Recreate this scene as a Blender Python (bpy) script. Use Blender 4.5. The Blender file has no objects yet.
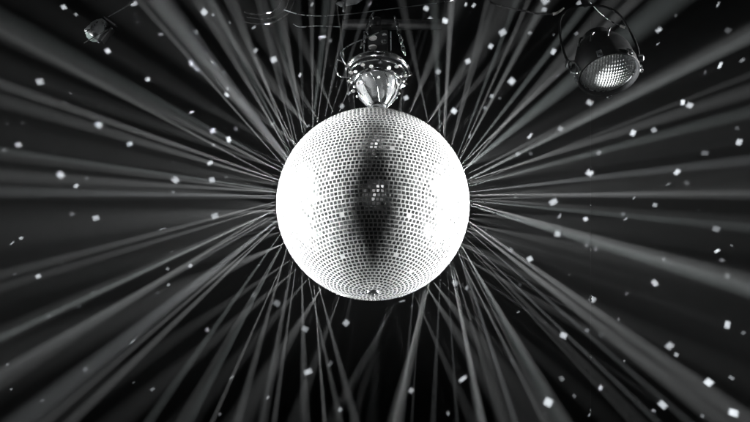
import bpy, bmesh, math, random
from mathutils import noise
from mathutils import Vector, Matrix, Quaternion
random.seed(11)
sc = bpy.context.scene
C = sc.collection
PI = math.pi
R = math.radians

# ------------------------------------------------------------------ camera, world, exposure, lamps
PITCH = R(28)
BALL = Vector((0, 0, 3.0))            # centre of the mirror ball
RAD = 0.25
DIST = 2.70
F = 1041.0                            # focal length in pixels of the 750 px wide photograph
V = Vector((0, math.cos(PITCH), math.sin(PITCH)))
U = Vector((0, -math.sin(PITCH), math.cos(PITCH)))
X = Vector((1, 0, 0))
CAM = BALL - V * DIST + X * (2 / F * DIST) - U * (7 / F * DIST)
cam = bpy.data.objects.new('camera', bpy.data.cameras.new('camera'))
C.objects.link(cam)
cam.location = CAM
cam.rotation_euler = (PI / 2 + PITCH, 0, 0)
cam.data.lens = 36 * F / 750
cam.data.clip_end = 200
sc.camera = cam
w = bpy.data.worlds.new('World'); sc.world = w; w.use_nodes = True
w.node_tree.nodes['Background'].inputs['Color'].default_value = (0.6, 0.75, 0.8, 1)
w.node_tree.nodes['Background'].inputs['Strength'].default_value = 0.0
sc.view_settings.view_transform = 'Standard'
sc.view_settings.look = 'None'
sc.view_settings.exposure = 0
sc.cycles.use_denoising = True
sc.cycles.volume_bounces = 0
sc.cycles.light_sampling_threshold = 0
sc.cycles.max_bounces = 5
sc.cycles.sample_clamp_indirect = 4
HAZE = 0.003

def at(px, py, depth):
    """point of the venue seen at a photograph pixel, at a depth from the camera in metres"""
    return CAM + V * depth + X * ((px - 375) / F * depth) - U * ((py - 211) / F * depth)

def aim(o, direction):
    o.rotation_euler = direction.to_track_quat('-Z', 'Y').to_euler()

def spot(name, loc, target, watts, degrees, blend=1.0, soft=0.01, color=(1, 1, 1), squash=1.0):
    l = bpy.data.lights.new(name, 'SPOT')
    l.energy = watts; l.spot_size = R(degrees); l.spot_blend = blend
    l.shadow_soft_size = soft; l.color = color
    o = bpy.data.objects.new(name, l); C.objects.link(o)
    o.location = loc; aim(o, (Vector(target) - Vector(loc)))
    o.scale = (squash, 1, 1)
    return o

# side pin spots on the ball; the last two are added fill and glint
KEYS = [
    (BALL + X * -3.1 + V * 0.44 + U * 0.75, 6600, 0.30, (1, 1, 1), 8.8),
    (BALL + X * -2.9 + V * 0.44 - U * 0.95, 4000, 0.30, (1, 1, 1), 8.8),
    (BALL + X * 3.1 + V * 0.44 + U * 0.58, 6600, 0.30, (1, 1, 1), 8.8),
    (BALL + X * 2.9 + V * 0.44 - U * 0.95, 4000, 0.30, (1, 1, 1), 8.8),
    (BALL + X * 0.1 - V * 0.8 + U * 3.1, 170, 0.9, (1, 1, 1), 8.6),  # unseen fill added above to whiten the grout
    (BALL + X * 0.05 - V * 2.6 + U * .55, 3, 0.006, (1, 1, 1), 9.5),  # faint spot added near the camera for a tile glint
]
for loc, e, soft, col, cone in KEYS:
    spot('key_fill_spot', loc, BALL, e, cone, 0.5, soft, col)
# unseen spots added to brighten the par lantern, motor mount and small fixture
PC = at(607, 69, 2.72)                 # par lantern
spot('key_fill_spot', PC + Vector((.15, 2.1, -1.12)), PC, 6, 6, .8, .06)
spot('key_fill_spot', PC + Vector((-1.0, -1.6, -1.0)), PC, 11, 5, .8, .03)
spot('key_fill_spot', BALL - X * 0.5 - V * 2.6 - U * .5, at(378, 60, 2.9), 120, 6, .8, .03)
spot('key_fill_spot', BALL - X * 2.0 - V * 2.6 - U * .6, at(96, 32, 3.1), 320, 4, .8, .03)

BACK = DIST + 2.5                      # depth of the dark drape

# added lamps stand in for light thrown off the mirrors into the haze: photo line from the limb outwards, width far out, brightness
BEAMS = [
    (288,158,160,0,28,.46),(288,163,205,62,16,.40),(282,168,110,75,14,.22),(278,180,0,84,15,.50),
    (275,190,0,150,11,.26),(275,196,0,192,16,.30),(282,142,211,14,8,.24),(289,133,228,0,8,.22),
    (297,142,268,24,8,.20),(292,134,263,20,8,.28),(283,139,240,57,7,.26),(302,128,277,20,8,.24),
    (304,125,300,40,6,.16),(313,123,325,20,10,.34),(325,117,345,25,6,.22),(331,114,356,40,5,.16),
    (440,133,434,0,13,.32),(445,133,452,0,8,.36),(452,142,487,0,7,.26),(459,152,513,10,8,.28),
    (461,158,545,0,9,.24),(463,163,590,0,13,.34),(466,168,610,50,26,.46),(468,180,750,38,16,.40),
    (469,186,750,112,18,.30),(470,192,750,160,16,.34),(470,195,750,196,12,.28),
    (275,202,0,275,15,.24),(274,211,0,338,11,.46),(275,222,90,368,24,.46),(274,228,100,394,13,.34),
    (279,236,150,420,13,.26),(283,244,190,420,12,.28),(285,255,238,420,12,.30),(291,262,262,420,6,.14),
    (302,285,305,420,13,.34),(310,285,338,410,8,.26),
    (428,288,395,420,18,.42),(440,284,433,420,8,.18),(448,280,457,420,6,.16),(455,278,480,420,13,.36),
    (463,265,505,390,8,.24),(466,258,550,420,9,.22),(463,248,545,395,13,.40),(461,252,508,400,8,.22),
    (466,238,640,405,9,.26),(470,222,670,364,18,.56),(472,206,700,275,18,.50),(472,201,750,228,14,.26),
    (470,232,600,345,7,.24),(276,216,130,300,9,.26),(414,286,402,420,8,.18),
    (400,112,412,0,14,.16),(355,112,345,0,10,.14),(480,180,750,75,10,.16),(270,176,60,60,12,.14),
]
GAIN = 800000
rb = random.Random(5)
for (x0, y0, x1, y1, wd, b) in BEAMS:
    # walk the line back behind the ball until it is well inside the limb
    dx, dy = x1 - x0, y1 - y0
    n = math.hypot(dx, dy); ux, uy = dx / n, dy / n
    ins = rb.uniform(12, 22)
    ax, ay = x0 - ux * ins, y0 - uy * ins
    lat = min(math.hypot(ax - 373, ay - 204) / 97, 0.97)
    za = DIST + RAD * math.sqrt(1 - lat * lat) + 0.012
    A = at(ax, ay, za * 1.0)
    tau = R(rb.uniform(8, 30))
    ln = n * za / F
    B = at(x1, y1, za + ln * math.tan(tau))
    L = (B - A).length
    ang = math.degrees(2 * math.atan(0.5 * wd / F * za / L)) * 1.12
    e = GAIN * b * (.62 + .6 * abs(ux)) * (L ** 0.3) * rb.uniform(.9, 1.1) / max(ang, .5) * 0.35
    tint = rb.choice([(1, 1, 1), (.93, 1, .99), (.96, .98, 1)])
    spot('beam_standin_lamp', A, B, e, ang, 1.0, 0, tint)

# weaker stand-in lamps bundled beside the strong ones
for (x0, y0, x1, y1, wd, b) in BEAMS:
    for k in range(1, 2):
        t = rb.gauss(0, 6); a = math.atan2(y0 - 204, x0 - 373) + t / 97
        sx, sy = 373 + 95 * math.cos(a), 204 + 95 * math.sin(a)
        g = math.atan2(y1 - y0, x1 - x0) + t / 97 + rb.gauss(0, .012)
        A = at(sx, sy, DIST + .09)
        B = A + X * math.cos(g) - U * math.sin(g) + V * rb.uniform(.15, .7)
        ang = rb.uniform(1.8, 4.6) if k else rb.uniform(2.5, 4)
        spot('beam_standin_lamp', A, B, rb.uniform(3000, 9000) * (.3 + .8 * abs(math.cos(a))) * 3.4 * (b + .1) / ang * 8, ang, 1.0, 0)

# lamps added round the limb to imitate the glow beside it
for k in range(40):
    a = 2 * PI * (k + .5 + rb.uniform(-.3, .3)) / 40
    if abs(math.sin(a)) > .96 or .38 < a < .72: continue
    d = X * math.cos(a) + U * math.sin(a)
    A = BALL + d * (RAD * 1.01) + V * .01
    spot('glow_helper_lamp', A, A + d - V * .12, rb.uniform(1500, 4200) * (.25 + .75 * abs(math.cos(a)) ** .7), rb.uniform(6, 14), 1.0, 0)

for k in range(18):  # wider lamps added left and right for the same glow
    a = R(rb.uniform(-24, 24)) + PI * (k % 2)
    d = X * math.cos(a) + U * math.sin(a)
    A = BALL + d * (RAD * 1.01) + V * .01
    spot('glow_helper_lamp', A, A + d - V * .1, rb.uniform(200, 400), rb.uniform(20, 34), 1.0, 0)

# lamps standing in for reflections that cross under the ball, thrown forwards
for (x0, y0, x1, y1, wd, b) in [(396,297,335,412,11,.5),(358,296,415,390,10,.4),(380,300,372,420,12,.25),(388,299,352,420,9,.2),(366,299,392,420,9,.2)]:
    A = at(x0, y0, DIST - 0.02); B = at(x1, y1, DIST - 0.12)
    L = (B - A).length
    ang = math.degrees(2 * math.atan(0.5 * wd / F * DIST / L)) * 1.5
    spot('beam_standin_lamp', A, B, GAIN * b * L ** .5 / ang * .45, ang, 1.0, 0.006)

# three faint lamps added for haze streaks across the face of the ball
for A, B, e, ang in (
    (BALL - V * .22 + U * .17 + X * .00, BALL - V * .30 + U * .02 + X * .28, 350, 16),
    (BALL - V * .26 + U * .00 - X * .12, BALL - V * .30 + U * .04 + X * .30, 380, 15),
    (BALL - V * .27 - U * .10 + X * .02, BALL - V * .30 + U * .05 + X * .20, 250, 15)):
    spot('beam_standin_lamp', A, B, e, ang, 1.0, .004)

# light flecks on the drape, each cast by an added lamp: x, y, size, brightness
DOTS = """65,8,7,.8 108,51,8,.9 41,82,8,.7 99,125,9,.9 147,79,7,.9 191,112,7,.8 213,131,6,.8 229,139,6,.9 191,63,8,.9
196,69,6,.6 213,63,6,.6 227,95,7,.9 228,89,5,.6 204,12,7,.8 213,15,5,.5 196,32,6,.4 230,23,4,.4 160,34,6,.5 66,103,6,.2
135,13,5,.3 133,3,7,.7 216,109,4,.3 236,129,6,.4 312,4,6,.6 370,4,6,.5 322,37,9,.9 256,51,6,.6 274,60,9,.8 300,75,7,.8
342,54,6,.6 426,9,7,.8 430,20,7,.7 445,21,7,.9 466,4,5,.7 474,5,5,.7 491,46,7,.8 468,61,8,.8 406,98,9,.8 438,72,6,.6
492,96,6,.6 454,111,8,.9 470,136,7,.6 273,124,6,.7 308,126,7,.5 342,106,7,.6 349,93,7,.6 254,28,6,.6 545,1,8,.7 544,10,6,.6
579,4,6,.6 503,32,8,.7 530,33,6,.5 553,52,8,.8 512,81,8,.8 557,76,6,.5 589,103,8,.8 530,136,8,.8 560,129,7,.6 633,133,8,.9
654,130,7,.6 721,65,9,1 706,72,6,.4 684,102,8,1 691,105,7,.8 743,60,5,.5 729,30,6,.3 719,4,6,.6 677,15,5,.3 659,30,7,.7
658,44,6,.5 740,142,9,.9 738,128,5,.3 19,145,8,.8 129,144,8,.8 62,175,9,.8 77,186,7,.8 87,178,5,.3 73,214,6,.4 96,218,9,.7
13,243,7,.6 22,238,5,.7 39,276,8,.7 210,163,7,.8 175,180,8,.7 173,192,6,.4 212,180,8,.7 215,216,8,.6 162,229,7,.4 190,266,7,.7
16,274,4,.3 229,141,5,.6 214,145,4,.6 518,154,7,.5 598,153,8,.5 589,173,10,.9 678,172,8,.9 669,184,6,.5 706,153,7,.4
516,197,6,.5 553,202,9,.8 559,216,6,.6 585,219,8,.9 625,219,7,.6 634,198,6,.6 655,205,7,.6 557,234,7,.7 530,259,9,.8
511,250,6,.5 586,245,5,.5 595,249,5,.5 664,259,7,.6 671,264,5,.3 717,229,7,.5 718,251,9,1 728,276,7,.4 655,283,9,.8
688,183,6,.3 132,342,9,.5 207,330,7,.5 86,369,7,.4 50,316,6,.3 93,292,5,.3 168,285,6,.5 43,400,5,.3 8,364,4,.4 232,377,8,.5
220,414,5,.4 80,306,5,.2 157,293,5,.2 277,303,9,.4 305,329,8,.5 308,372,8,.7 346,323,8,.6  268,397,7,.5 340,410,6,.5
330,364,7,.3 463,379,10,.7 448,413,6,.4 411,390,6,.6 254,295,7,.3 455,283,8,.5 467,288,6,.5 402,301,7,.5 412,306,5,.4 563,335,9,.8
548,402,9,.9 600,387,9,.8 663,405,9,.8 654,411,6,.5 670,346,9,.7 677,355,6,.6 728,325,9,.9 744,333,6,.4 710,383,9,1 732,378,6,.5
734,413,9,1 704,417,6,.4 600,334,7,.2 618,319,5,.4 561,378,7,.4 512,361,6,.2 589,414,6,.5 592,299,8,.7 23,123,5,.2 8,124,4,.25
5,150,5,.3 137,22,3,.3 224,73,6,.3 173,162,4,.2 63,263,3,.3 520,285,5,.2 500,98,4,.3 486,230,4,.4 700,210,4,.2 640,86,5,.3"""
rd = random.Random(9)
FLECKS = [[float(q) for q in tok.split(',')] for tok in DOTS.split()]
while len(FLECKS) < 205:                       # the faint small ones in between, thicker towards the ball
    a, q = rd.uniform(0, 2 * PI), 115 + 330 * rd.random() ** 1.3
    px, py = 373 + q * math.cos(a), 204 + q * math.sin(a)
    if abs(math.sin(a)) > .8 and rd.random() < .5: continue
    if 0 < px < 750 and 0 < py < 422: FLECKS.append([px, py, rd.uniform(3, 5.5), rd.uniform(.3, .5)])
for px, py, s, b in FLECKS:
    T = at(px, py, BACK)
    d = T - BALL; d = (d - V * d.dot(V)).normalized() + V * rd.uniform(.6, 1.0)
    A = BALL + d.normalized() * (RAD * 1.05)
    L = (T - A).length
    half = .46 * s * rd.uniform(.8, 1.08) / F * BACK / L
    o = spot('fleck_standin_lamp', A, T, 15500 * b * b * (L / 2.6) ** 2, math.degrees(2 * half) * 1.5, 0.2, 0.0025, (.97, .97, 1))
    o.rotation_euler = (o.rotation_euler.to_matrix() @ Matrix.Rotation(rd.uniform(.3, 1.2), 3, 'Z')).to_euler()
    # mask on the lamp gives the fleck the shape of a square tile
    l = o.data; l.use_nodes = True; nt = l.node_tree; em = nt.nodes['Emission']
    tc = nt.nodes.new('ShaderNodeTexCoord'); sx = nt.nodes.new('ShaderNodeSeparateXYZ'); nt.links.new(tc.outputs['Normal'], sx.inputs[0])
    edge = []
    for ax, hh in ((0, half * rd.uniform(.7, 1.05)), (1, half * (rd.uniform(.6, 1.0) if rd.random() > .22 else rd.uniform(.25, .45)))):
        ab = nt.nodes.new('ShaderNodeMath'); ab.operation = 'ABSOLUTE'; nt.links.new(sx.outputs[ax], ab.inputs[0])
        mr = nt.nodes.new('ShaderNodeMapRange'); mr.interpolation_type = 'SMOOTHSTEP'
        mr.inputs['From Min'].default_value = hh * 1.25; mr.inputs['From Max'].default_value = hh * .45
        nt.links.new(ab.outputs[0], mr.inputs['Value']); edge.append(mr)
    mu = nt.nodes.new('ShaderNodeMath'); mu.operation = 'MULTIPLY'
    nt.links.new(edge[0].outputs[0], mu.inputs[0]); nt.links.new(edge[1].outputs[0], mu.inputs[1]); nt.links.new(mu.outputs[0], em.inputs['Strength'])

spot('key_fill_spot', BALL - X * .9 - V * 2.2 - U * .2, at(300, 10, 2.98), 90, 9, .8, .02)  # unseen spot added to light the cable coil
spot('key_fill_spot', BALL + X * .2 - V * 2.2 - U * .2, at(560, 12, 2.98), 40, 9, .8, .02)  # another one added for the cables further right

# ------------------------------------------------------------------ helpers
def mat(name, color, rough=0.5, metal=0.0, **kw):
    m = bpy.data.materials.new(name); m.use_nodes = True
    p = m.node_tree.nodes['Principled BSDF']
    p.inputs['Base Color'].default_value = (*color, 1)
    p.inputs['Roughness'].default_value = rough
    p.inputs['Metallic'].default_value = metal
    for k, v in kw.items(): p.inputs[k].default_value = v
    return m

def noisy(m, scale=40, lo=.6, hi=1.2, rlo=.1, rhi=.4):
    """worn look: noise on colour and roughness"""
    nt = m.node_tree; p = nt.nodes['Principled BSDF']
    tc = nt.nodes.new('ShaderNodeTexCoord'); n = nt.nodes.new('ShaderNodeTexNoise')
    n.inputs['Scale'].default_value = scale; n.inputs['Detail'].default_value = 5
    nt.links.new(tc.outputs['Object'], n.inputs['Vector'])
    mr = nt.nodes.new('ShaderNodeMapRange'); mr.inputs['To Min'].default_value = rlo; mr.inputs['To Max'].default_value = rhi
    mr.inputs['From Min'].default_value = .3; mr.inputs['From Max'].default_value = .7
    nt.links.new(n.outputs['Fac'], mr.inputs['Value']); nt.links.new(mr.outputs[0], p.inputs['Roughness'])
    c = p.inputs['Base Color'].default_value[:3]
    r = nt.nodes.new('ShaderNodeValToRGB')
    r.color_ramp.elements[0].position = .3; r.color_ramp.elements[1].position = .7
    r.color_ramp.elements[0].color = (*[q * lo for q in c], 1); r.color_ramp.elements[1].color = (*[min(1, q * hi) for q in c], 1)
    nt.links.new(n.outputs['Fac'], r.inputs[0]); nt.links.new(r.outputs[0], p.inputs['Base Color'])
    return m

def obj(name, bm, m, parent=None, smooth=True):
    me = bpy.data.meshes.new(name); bm.to_mesh(me); bm.free()
    if smooth:
        for f in me.polygons: f.use_smooth = True
        try: me.set_sharp_from_angle(angle=R(35))
        except Exception: pass
    for q in (m if isinstance(m, (list, tuple)) else [m]): me.materials.append(q)
    o = bpy.data.objects.new(name, me); C.objects.link(o)
    if parent: o.parent = parent
    return o

def tag(o, label=None, cat=None, group=None, kind=None):
    if label: o['label'] = label
    if cat: o['category'] = cat
    if group: o['group'] = group
    if kind: o['kind'] = kind
    return o

def thing(name, label, cat, loc, rot=None, group=None):
    o = bpy.data.objects.new(name, None); C.objects.link(o); o.location = loc
    o.empty_display_size = .05
    if rot is not None: o.rotation_euler = rot
    return tag(o, label, cat, group)

def lathe(bm, prof, n=48, M=Matrix.Identity(4), closed=False):
    rings = []
    for (r, z) in prof:
        if r < 1e-6: rings.append([bm.verts.new(M @ Vector((0, 0, z)))]); continue
        rings.append([bm.verts.new(M @ Vector((r * math.cos(2 * PI * i / n), r * math.sin(2 * PI * i / n), z))) for i in range(n)])
    pr = list(zip(rings[:-1], rings[1:]))
    if closed: pr.append((rings[-1], rings[0]))
    for a, b in pr:
        for i in range(n):
            j = (i + 1) % n
            if len(a) == 1 and len(b) > 1: bm.faces.new((a[0], b[j], b[i]))
            elif len(b) == 1 and len(a) > 1: bm.faces.new((a[i], a[j], b[0]))
            elif len(a) > 1: bm.faces.new((a[i], a[j], b[j], b[i]))

def ring(bm, r, t, z=0, n=64, k=10, M=Matrix.Identity(4), tz=None):
    tz = tz or t
    lathe(bm, [(r + t * math.cos(2 * PI * i / k), z + tz * math.sin(2 * PI * i / k)) for i in range(k)], n, M, True)

def smooth_path(pts, sub=8):
    pts = [Vector(p) for p in pts]
    if len(pts) < 3: return pts
    q = [pts[0] * 2 - pts[1]] + pts + [pts[-1] * 2 - pts[-2]]
    out = []
    for i in range(1, len(q) - 2):
        for s in range(sub):
            t = s / sub
            out.append(.5 * ((2 * q[i]) + (q[i + 1] - q[i - 1]) * t + (2 * q[i - 1] - 5 * q[i] + 4 * q[i + 1] - q[i + 2]) * t * t
                             + (3 * q[i] - q[i - 1] - 3 * q[i + 1] + q[i + 2]) * t ** 3))
    out.append(pts[-1]); return out

def tube(bm, pts, r, k=8, sub=8, closed=False):
    pts = smooth_path(pts, sub) if sub else [Vector(p) for p in pts]
    n = len(pts); rings = []
    up = Vector((0.13, 0.31, .94))
    for i, p in enumerate(pts):
        t = (pts[min(i + 1, n - 1)] - pts[max(i - 1, 0)]).normalized()
        a = t.cross(up)
        if a.length < .1: a = t.cross(Vector((1, 0, 0)))
        a.normalize(); b = t.cross(a)
        rr = r(i / (n - 1)) if callable(r) else r
        rings.append([bm.verts.new(p + (a * math.cos(2 * PI * j / k) + b * math.sin(2 * PI * j / k)) * rr) for j in range(k)])
    for a, b in zip(rings[:-1], rings[1:]):
        for j in range(k): bm.faces.new((a[j], a[(j + 1) % k], b[(j + 1) % k], b[j]))
    bm.faces.new(rings[0][::-1]); bm.faces.new(rings[-1])

def box(bm, c, s, M=Matrix.Identity(4), bev=0.0):
    r = bmesh.ops.create_cube(bm, size=1)
    for v in r['verts']: v.co = Vector((v.co.x * s[0], v.co.y * s[1], v.co.z * s[2]))
    vs = r['verts']
    if bev:
        es = list({e for v in vs for e in v.link_edges})
        g = bmesh.ops.bevel(bm, geom=es, offset=bev, segments=2, affect='EDGES', profile=.5)
        vs = list({v for f in g['faces'] for v in f.verts} | {v for v in vs if v.is_valid})
    T = M @ Matrix.Translation(c)
    for v in vs: v.co = T @ v.co

def blob(bm, c, r, M=Matrix.Identity(4), seg=10):
    g = bmesh.ops.create_uvsphere(bm, u_segments=seg, v_segments=seg // 2 + 1, radius=1)
    r = r if isinstance(r, (tuple, list)) else (r, r, r)
    for v in g['verts']: v.co = M @ (Vector(c) + Vector((v.co.x * r[0], v.co.y * r[1], v.co.z * r[2])))

chrome = noisy(mat('chrome', (.75, .77, .78), .15, 1), 60, .8, 1.1, .08, .3)
steel = noisy(mat('brushed_steel', (.42, .44, .45), .3, 1), 50, .7, 1.2, .2, .45)
black = noisy(mat('black_enamel', (.012, .013, .014), .5), 40, .7, 1.3, .42, .65)
dark = noisy(mat('matt_black_paint', (.006, .0065, .007), .6, 0, **{'Specular IOR Level': .15}), 40, .7, 1.3, .5, .7)
rubber = noisy(mat('cable_rubber', (.03, .03, .032), .3), 60, .8, 1.3, .15, .35)
whitep = noisy(mat('white_plastic', (.75, .75, .74), .4), 60, .85, 1.05, .3, .5)
brass = mat('brass', (.75, .5, .2), .3, 1)

# ------------------------------------------------------------------ setting: dark drape and haze
m = mat('dark_drape', (.10, .105, .11), .95)
nt = m.node_tree; p = nt.nodes['Principled BSDF']
p.inputs['Specular IOR Level'].default_value = .1
tc = nt.nodes.new('ShaderNodeTexCoord'); nz = nt.nodes.new('ShaderNodeTexNoise'); nz.inputs['Scale'].default_value = 9; nz.inputs['Detail'].default_value = 6
nt.links.new(tc.outputs['Object'], nz.inputs['Vector'])
cr = nt.nodes.new('ShaderNodeValToRGB'); cr.color_ramp.elements[0].color = (.011, .012, .0125, 1); cr.color_ramp.elements[1].color = (.020, .0215, .022, 1)
nt.links.new(nz.outputs['Fac'], cr.inputs[0]); nt.links.new(cr.outputs[0], p.inputs['Base Color'])
bm = bmesh.new()
NX, NY = 160, 40
W2, H2 = 4.2, 3.0
c0 = at(375, 211, BACK)
grid = [[None] * (NY + 1) for _ in range(NX + 1)]
for i in range(NX + 1):
    for j in range(NY + 1):
        x = -W2 + 2 * W2 * i / NX; y = -H2 + 2 * H2 * j / NY
        fold = .02 * math.sin(x * 7 + .6 * math.sin(x * 2.3)) + .006 * math.sin(x * 23 + y)
        grid[i][j] = bm.verts.new(c0 + X * x + U * y + V * (fold + .0))
for i in range(NX):
    for j in range(NY): bm.faces.new((grid[i][j], grid[i + 1][j], grid[i + 1][j + 1], grid[i][j + 1]))
tag(obj('backdrop', bm, m), kind='structure')

hz = bpy.data.materials.new('haze'); hz.use_nodes = True; nt = hz.node_tree; nt.nodes.clear()
o_ = nt.nodes.new('ShaderNodeOutputMaterial'); v_ = nt.nodes.new('ShaderNodeVolumePrincipled')
v_.inputs['Color'].default_value = (.89, .92, .925, 1); v_.inputs['Density'].default_value = HAZE
nt.links.new(v_.outputs[0], o_.inputs['Volume'])
hz.cycles.volume_sampling = 'EQUIANGULAR'
bm = bmesh.new(); box(bm, (0, .6, 3.0), (13, 11, 10))
tag(obj('haze', bm, hz, smooth=False), kind='stuff')

# ------------------------------------------------------------------ the mirror ball
ball = thing('mirror_ball', 'large round mirror ball covered in small square mirrors, hanging at the centre', 'mirror ball', BALL)
core_m = noisy(mat('tile_grout', (.85, .86, .86), .6), 80, .8, 1.15, .45, .7)
mir = bpy.data.materials.new('mirror_glass'); mir.use_nodes = True; nt = mir.node_tree; p = nt.nodes['Principled BSDF']
p.inputs['Metallic'].default_value = .88; p.inputs['Base Color'].default_value = (.85, .87, .87, 1)
geo = nt.nodes.new('ShaderNodeNewGeometry')
mr = nt.nodes.new('ShaderNodeMapRange'); mr.inputs['To Min'].default_value = .16; mr.inputs['To Max'].default_value = .24
nt.links.new(geo.outputs['Random Per Island'], mr.inputs['Value']); nt.links.new(mr.outputs[0], p.inputs['Roughness'])
cr = nt.nodes.new('ShaderNodeValToRGB'); cr.color_ramp.elements[0].color = (.35, .37, .37, 1); cr.color_ramp.elements[1].color = (.9, .92, .92, 1)
nt.links.new(geo.outputs['Random Per Island'], cr.inputs[0]); nt.links.new(cr.outputs[0], p.inputs['Base Color'])

bm = bmesh.new(); lathe(bm, [(RAD * .9993 * math.sin(PI * i / 128), -RAD * .9993 * math.cos(PI * i / 128)) for i in range(129)], 256)
obj('core', bm, core_m, ball)
bm = bmesh.new()
ROWS = 77
rt = random.Random(2)
pitch = PI / ROWS
for r_ in range(1, ROWS - 1):
    th = -PI / 2 + (r_ + .5) * pitch
    n = max(6, int(2 * PI * math.cos(th) / pitch))
    off = rt.random()
    for k in range(n):
        if rt.random() < .004: continue
        ph = 2 * PI * (k + off) / n
        nrm = Vector((math.cos(th) * math.cos(ph), math.cos(th) * math.sin(ph), math.sin(th)))
        e = Vector((-math.sin(ph), math.cos(ph), 0)); nn = nrm.cross(e)
        wob = noise.noise_vector(nrm * 3.6) * .085
        nt_ = (nrm + wob + e * rt.gauss(0, .018) + nn * rt.gauss(0, .018)).normalized()
        e = (e - nt_ * e.dot(nt_)).normalized(); nn = nt_.cross(e)
        hw = RAD * pitch * .5 * .72; hw2 = hw * min(1, 2 * PI * math.cos(th) / n / pitch)
        a = rt.gauss(0, .03); e2 = e * math.cos(a) + nn * math.sin(a); nn2 = nn * math.cos(a) - e * math.sin(a)
        top = nrm * (RAD * 1.0); bot = nrm * (RAD * .996)
        b1 = .88
        t = [bm.verts.new(top + e2 * sx * hw2 * b1 + nn2 * sy * hw * b1) for sx, sy in ((-1, -1), (1, -1), (1, 1), (-1, 1))]
        q = [bm.verts.new(top - nrm * .00006 + e2 * sx * hw2 + nn2 * sy * hw) for sx, sy in ((-1, -1), (1, -1), (1, 1), (-1, 1))]
        s = [bm.verts.new(bot + e2 * sx * hw2 + nn2 * sy * hw) for sx, sy in ((-1, -1), (1, -1), (1, 1), (-1, 1))]
        bm.faces.new(t)
        for i in range(4):
            j = (i + 1) % 4
            bm.faces.new((q[i], q[j], t[j], t[i])); bm.faces.new((s[i], s[j], q[j], q[i]))
obj('mirror_tiles', bm, mir, ball, smooth=False)
bm = bmesh.new(); lathe(bm, [(0, .262), (.012, .262), (.02, .256), (.03, .252), (.034, .244)], 32)
obj('top_cap', bm, chrome, ball)
bm = bmesh.new(); lathe(bm, [(0, -.2575), (.004, -.257), (.006, -.2545), (.014, -.2525), (.017, -.247)], 24)
obj('bottom_cap', bm, steel, ball)
bm = bmesh.new()
tube(bm, [(.013 * math.cos(a), 0, .272 + .013 * math.sin(a)) for a in [2 * PI * i / 16 for i in range(17)]], .0028, 8, 2)
obj('hanging_eye', bm, chrome, ball)

# ------------------------------------------------------------------ rotator mount above the ball
mt = thing('ball_motor', 'round chrome motor mount with bolts and glassy funnel directly above the mirror ball', 'ball motor', BALL + Vector((0.012, 0, .285)))
mt.scale = (.94, .94, .92)
bm = bmesh.new(); ring(bm, .090, .006, .145, tz=.010); ring(bm, .083, .003, .128)
obj('upper_ring', bm, chrome, mt)
bm = bmesh.new(); lathe(bm, [(.030, .150), (.060, .148), (.0835, .146), (.0835, .150), (.060, .153), (.03, .156)], 48, closed=True)
obj('plate', bm, black, mt)
bm = bmesh.new(); ring(bm, .068, .0045, .105, tz=.008)
obj('lower_ring', bm, chrome, mt)
glass = mat('funnel_plastic', (.8, .83, .84), .12, 0, **{'Transmission Weight': .75, 'IOR': 1.3})
bm = bmesh.new(); lathe(bm, [(.064, .104), (.062, .085), (.054, .060), (.040, .036), (.026, .020), (.0235, .020), (.037, .036), (.051, .061), (.059, .086), (.061, .104)], 48, closed=True)
obj('funnel', bm, glass, mt)
bm = bmesh.new()
for k in range(10):
    a = 2 * PI * k / 10
    a2 = a + .5
    tube(bm, [(.0655 * math.cos(a), .0655 * math.sin(a), .100), (.0575 * math.cos((a + a2) / 2), .0575 * math.sin((a + a2) / 2), .062), (.026 * math.cos(a2), .026 * math.sin(a2), .016)], .0016, 6, 6)
obj('funnel_rib', bm, chrome, mt)
for k in range(20):
    a = 2 * PI * (k + .3) / 20
    bm = bmesh.new(); blob(bm, (0, 0, 0), (.0048, .0048, .0035), seg=10); lathe(bm, [(.0062, -.001), (.0062, -.0035), (.0045, -.0035), (.0045, -.001)], 10, closed=True)
    b_ = obj('bolt', bm, whitep if k % 3 else chrome, mt); b_.location = (.0835 * math.cos(a), .0835 * math.sin(a), .119 if k % 2 else .106)
for k in range(12):
    a = 2 * PI * (k + .1) / 12
    bm = bmesh.new(); blob(bm, (0, 0, 0), .0042, seg=10)
    b_ = obj('bolt', bm, whitep, mt); b_.location = (.067 * math.cos(a), .067 * math.sin(a), .088 - .012 * (k % 2))
bm = bmesh.new(); lathe(bm, [(0, .024), (.022, .024), (.028, .018), (.028, .008), (.02, .002), (.010, -.002), (.0, -.002)], 32)
obj('spindle', bm, chrome, mt)
bm = bmesh.new(); box(bm, (0.002, .01, .225), (.062, .07, .125), bev=.008)
mb = obj('motor_housing', bm, black, mt)
for (x, z, s) in ((-.014, .250, 1.0), (-.014, .215, 1.0), (.020, .235, .8), (.020, .262, .6)):
    bm = bmesh.new(); lathe(bm, [(0, 0), (.007, 0), (.0095, -.002), (.0105, .003)], 20, Matrix.Translation((x, -.0268, z)) @ Matrix.Rotation(PI / 2, 4, 'X') @ Matrix.Diagonal((1.25 * s, .85 * s, 1, 1)))
    obj('socket', bm, whitep if z < .22 or s == 1 else chrome, mb)
for sx in (-1, 1):
    bm = bmesh.new()
    box(bm, (sx * .040, -.01, .212), (.004, .02, .14), bev=.001)
    obj('yoke_arm', bm, steel, mt)
bm = bmesh.new()
tube(bm, [(-.086, -.02, .15), (-.118, -.03, .165), (-.116, -.03, .115), (-.092, -.04, .095), (-.07, -.04, .10)], .0026, 8, 8)
obj('handle', bm, chrome, mt)
bm = bmesh.new()
tube(bm, [(.088, -.01, .15), (.10, -.02, .12), (.085, -.04, .098)], .0024, 8, 8)
obj('handle', bm, chrome, mt)

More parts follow.
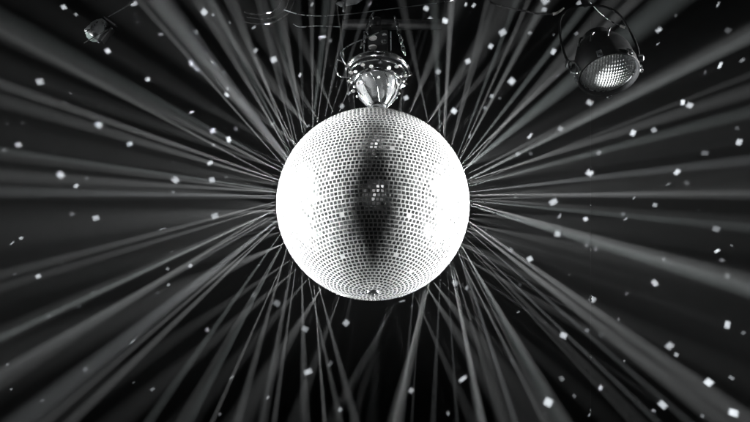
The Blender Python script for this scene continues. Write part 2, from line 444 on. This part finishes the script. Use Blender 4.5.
# pipe the motor hangs from
pz = .345
pipe = thing('rigging_pipe', 'horizontal dark rigging pipe behind the motor mount over the mirror ball', 'pipe', BALL + Vector((.03, .06, .285 + pz)))
bm = bmesh.new(); Mx = Matrix.Rotation(PI / 2, 4, 'Y')
lathe(bm, [(.0, -.12), (.016, -.12), (.016, .17), (0, .17)], 24, Mx)
obj('tube', bm, black, pipe)
bm = bmesh.new(); ring(bm, .019, .004, -.02, 24, 8, Mx, tz=.012); box(bm, (-.02, 0, -.03), (.03, .03, .035), bev=.003)
obj('clamp', bm, black, pipe)

# chains from the pipe to the mount ring
def chain(name, label, A, B, links, m):
    """run of oval links as one chain"""
    bm = bmesh.new(); A = Vector(A); B = Vector(B); d = (B - A)
    q = d.to_track_quat('Z', 'Y')
    l = d.length / links
    for i in range(links):
        c = A + d * ((i + .5) / links)
        M_ = Matrix.Translation(c) @ q.to_matrix().to_4x4() @ Matrix.Rotation(PI / 2 * (i % 2), 4, 'Z')
        pts = [M_ @ Vector((l * .34 * math.cos(a), 0, l * .64 * math.sin(a))) for a in [2 * PI * j / 12 for j in range(13)]]
        tube(bm, pts, l * .11, 6, 0)
    return tag(obj(name, bm, m), label, 'chain', 'safety chains of the motor mount')
o0 = mt.location
chain('safety_chain', 'silver link chain on the left of the motor mount', o0 + Vector((-.012, -.05, .30)), o0 + Vector((-.045, -.075, .16)), 9, chrome)
chain('safety_chain', 'silver link chain on the right of the motor mount', o0 + Vector((.05, -.03, .30)), o0 + Vector((.075, -.05, .155)), 9, chrome)

# ------------------------------------------------------------------ cables
def cable(label, pts, r=.0018, m=None, cat='cable', name='cable', group=None):
    bm = bmesh.new(); tube(bm, [at(*q) for q in pts], r, 8, 8)
    return tag(obj(name, bm, m or steel), label, cat, group)
cable('thin curved cable hooking over the left handle of the motor mount', [(382, 31, 2.9), (366, 38, 2.88), (350, 45, 2.86), (342, 52, 2.84), (344, 62, 2.83), (352, 70, 2.84)], .0016)
cable('long thin wire sagging across the top from the cable coil to the motor', [(284, 10, 2.95), (300, 14.5, 2.95), (320, 16, 2.95), (350, 14, 2.96), (390, 9, 2.98), (430, 4, 3.0), (466, -2, 3.0)], .0013, cat='wire', name='wire')
cable('short thin wire under the long sagging wire, above the ball', [(293, 24, 3.0), (300, 27, 3.0), (318, 26, 3.0), (340, 27, 3.0)], .0011, cat='wire', name='wire')
for i, (lab, pts) in enumerate([
    ('outermost and lowest loop of the cable coil at the top edge', [(245, 22, 3), (258, 24, 3), (274, 22, 3), (286, 15, 3), (293, 4, 3), (294, -6, 3)]),
    ('second loop of the cable coil, inside the lowest one', [(247, 17, 3), (262, 19, 3), (276, 16, 3), (285, 9, 3), (290, -4, 3)]),
    ('innermost flat loop of the cable coil, nearest the top edge', [(244, 12, 3), (256, 14.5, 3), (268, 13, 3), (278, 8, 3), (283, -4, 3)])]):
    cable(lab, pts, .0024, rubber, group='loops of the cable coil')
cable('black cable sagging along the top edge with pale connector end', [(490, 2, 3), (504, 7, 3), (520, 10, 3), (537, 13.5, 3), (552, 14, 3), (560, 11, 3)], .0028, rubber)
bm = bmesh.new(); tube(bm, [at(553, 14.2, 2.995), at(557, 13, 2.995), at(562, 9.5, 2.995), at(564, 8, 2.995)], lambda t: .0045 * (1 - .5 * t), 10, 4)
tag(obj('cable_plug', bm, whitep), 'pale tapered plug on the end of the sagging black cable', 'plug')
cable('thin cable running down to the right with a small bright tip', [(582, -8, 3), (590, 2, 3), (600, 13, 3), (612, 22, 3), (623, 26.5, 3)], .0014)
bm = bmesh.new(); tube(bm, [at(620, 25.8, 2.995), at(625, 27.6, 2.995)], .0035, 10, 0)
tag(obj('cable_tip', bm, whitep), 'small white ferrule on the tip of the thin slanting cable', 'ferrule')

# bracket at the top edge
br = thing('hanging_bracket', 'pale angled metal bracket at the top edge, left of the motor', 'bracket', at(347, 3, 2.95))
bm = bmesh.new()
pts = [(335, 3.5), (341, 7), (356, 4.5), (366, -2), (352, -4)]
a = [bm.verts.new(at(x, y, 2.95) - br.location) for x, y in pts]; b = [bm.verts.new(at(x, y, 2.957 + .002 * i) - br.location) for i, (x, y) in enumerate(pts)]
bm.faces.new(a); bm.faces.new(b[::-1])
for i in range(5): bm.faces.new((a[i], b[i], b[(i + 1) % 5], a[(i + 1) % 5]))
obj('plate', bm, steel, br, smooth=False)
bm = bmesh.new(); tube(bm, [at(343.5, 3, 2.945) - br.location, at(343.7, 11, 2.945) - br.location], .0035, 10, 0); blob(bm, at(343.7, 11, 2.945) - br.location, .005)
obj('bolt', bm, chrome, br)

# ------------------------------------------------------------------ par can at upper right
par = thing('par_can', 'black stage par lantern hanging lens down with ribbed glass lens', 'stage lamp', PC, (R(-9), R(-6), 0)); par.scale = (.80, .80, .80)
bm = bmesh.new()
lathe(bm, [(.094, -.028), (.100, -.030), (.103, -.024), (.101, .000), (.101, .012), (.098, .02), (.094, .06), (.080, .095), (.05, .12), (.046, .15), (0, .152)], 56)
lathe(bm, [(.094, -.028), (.094, .0), (.090, .06), (.078, .09)], 56)
obj('body', bm, dark, par)
lm = bpy.data.materials.new('ribbed_lens'); lm.use_nodes = True; nt = lm.node_tree; p = nt.nodes['Principled BSDF']
p.inputs['Base Color'].default_value = (.40, .42, .42, 1); p.inputs['Metallic'].default_value = .35; p.inputs['Roughness'].default_value = .28
bm = bmesh.new()
N = 30; r0 = .090
def lz(x, y):
    base = -.008 - .026 * (1 - (x * x + y * y) / (r0 * r0))
    return base - .0034 * abs(math.sin(x * PI / .009)) * abs(math.sin(y * PI / .013))
G = 150; vs = {}
for i in range(G + 1):
    for j in range(G + 1):
        x = (i / G * 2 - 1) * r0; y = (j / G * 2 - 1) * r0
        if x * x + y * y <= r0 * r0: vs[i, j] = bm.verts.new((x, y, lz(x, y)))
for i in range(G):
    for j in range(G):
        k4 = [(i, j), (i + 1, j), (i + 1, j + 1), (i, j + 1)]
        if all(k in vs for k in k4): bm.faces.new([vs[k] for k in k4])
obj('lens', bm, lm, par)
bm = bmesh.new(); ring(bm, .091, .0028, -.012, 64, 8); obj('lens_ring', bm, steel, par)
for k, a in enumerate((R(-60), R(-115), R(-5), R(175), R(80))):
    bm = bmesh.new(); M_ = Matrix.Rotation(a, 4, 'Z')
    box(bm, (.106, 0, -.018), (.010, .018, .016), M_, .002); blob(bm, (.106, 0, -.030), (.006, .010, .003), M_)
    obj('rim_clip', bm, chrome if k % 2 == 0 else steel, par)
bm = bmesh.new()
tube(bm, [(-.104, -.02, .03), (-.125, -.025, .02), (-.130, -.03, -.025), (-.115, -.04, -.045), (-.100, -.035, -.025), (-.104, -.02, .02)], .0028, 8, 8)
obj('handle', bm, chrome, par)
bm = bmesh.new()
ys = [(-.108, 0, .03), (-.122, 0, .07), (-.118, 0, .17), (-.09, 0, .27), (0, 0, .31), (.09, 0, .27), (.118, 0, .17), (.122, 0, .07), (.108, 0, .03)]
tube(bm, ys, .0042, 8, 6); obj('yoke', bm, dark, par)
for s in (-1, 1):
    bm = bmesh.new(); lathe(bm, [(0, 0), (.012, 0), (.013, .004), (.013, .014), (.009, .018), (0, .018)], 16, Matrix.Translation((s * .112, 0, .035)) @ Matrix.Rotation(s * PI / 2, 4, 'Y'))
    obj('knob', bm, steel, par)
for (x, y, z) in ((-.055, -.08, .05), (.0, -.09, .055), (-.085, -.04, .07)):
    bm = bmesh.new(); tube(bm, [(x, y, z), (x + .01, y - .01, z + .025), (x + .022, y - .002, z + .04)], .0035, 8, 6)
    obj('catch', bm, chrome, par)
bm = bmesh.new(); lathe(bm, [(0, .31), (.012, .31), (.012, .36), (0, .36)], 16); box(bm, (0, 0, .385), (.05, .04, .06), bev=.006)
obj('hook_clamp', bm, black, par)

# ------------------------------------------------------------------ small pin spot upper left
ps = thing('pin_spot_lamp', 'small faceted glass pin spot fixture in the upper left corner', 'small lamp', at(96, 32, 3.1))
ps.rotation_euler = (R(20), R(35), R(10))
bm = bmesh.new(); lathe(bm, [(.028, -.02), (.030, -.016), (.028, .012), (.022, .030), (.012, .042), (0, .044)], 24); lathe(bm, [(.028, -.02), (.026, 0), (.015, .02)], 24)
obj('body', bm, steel, ps)
gl = mat('lens_glass', (.75, .9, .86), .05, .2, **{'Transmission Weight': .4})
bm = bmesh.new(); lathe(bm, [(0, -.032), (.012, -.029), (.022, -.022), (.026, -.012)], 7); obj('lens', bm, gl, ps, smooth=False)
bm = bmesh.new(); box(bm, (.036, 0, .012), (.006, .03, .05), bev=.001); box(bm, (.016, 0, .05), (.045, .02, .004), bev=.001); obj('bracket', bm, black, ps)
bm = bmesh.new(); tube(bm, [at(84, 43, 3.05), at(96, 36, 3.05), at(107, 30, 3.05)], .0016, 6, 2)
tag(obj('metal_rod', bm, chrome), 'short thin bright rod crossing the small pin spot fixture', 'rod')
bm = bmesh.new(); tube(bm, [at(108, 17, 3.05), at(122, 9, 3.05), at(133, 1.5, 3.05)], lambda t: .0012 + .002 * t, 6, 4)
tag(obj('metal_strut', bm, steel), 'slanting metal strut glinting above the small pin spot fixture', 'strut')

# taut wire with a few glass beads, right of the ball
w0, w1 = at(590.5, -20, 3.3), at(590.5, 445, 3.1)
hw = thing('bead_string', 'very thin vertical string with a few glass beads right of the ball', 'string', w1)
bm = bmesh.new(); tube(bm, [w0 - w1, Vector((0, 0, 0))], .0004, 6, 0)
obj('thread', bm, black, hw)
for t in (.42, .50, .595, .695, .70, .82, .93):
    bm = bmesh.new(); blob(bm, (w0 - w1) * (1 - t), (.0035, .0035, .008), seg=8); obj('bead', bm, chrome, hw, smooth=False)
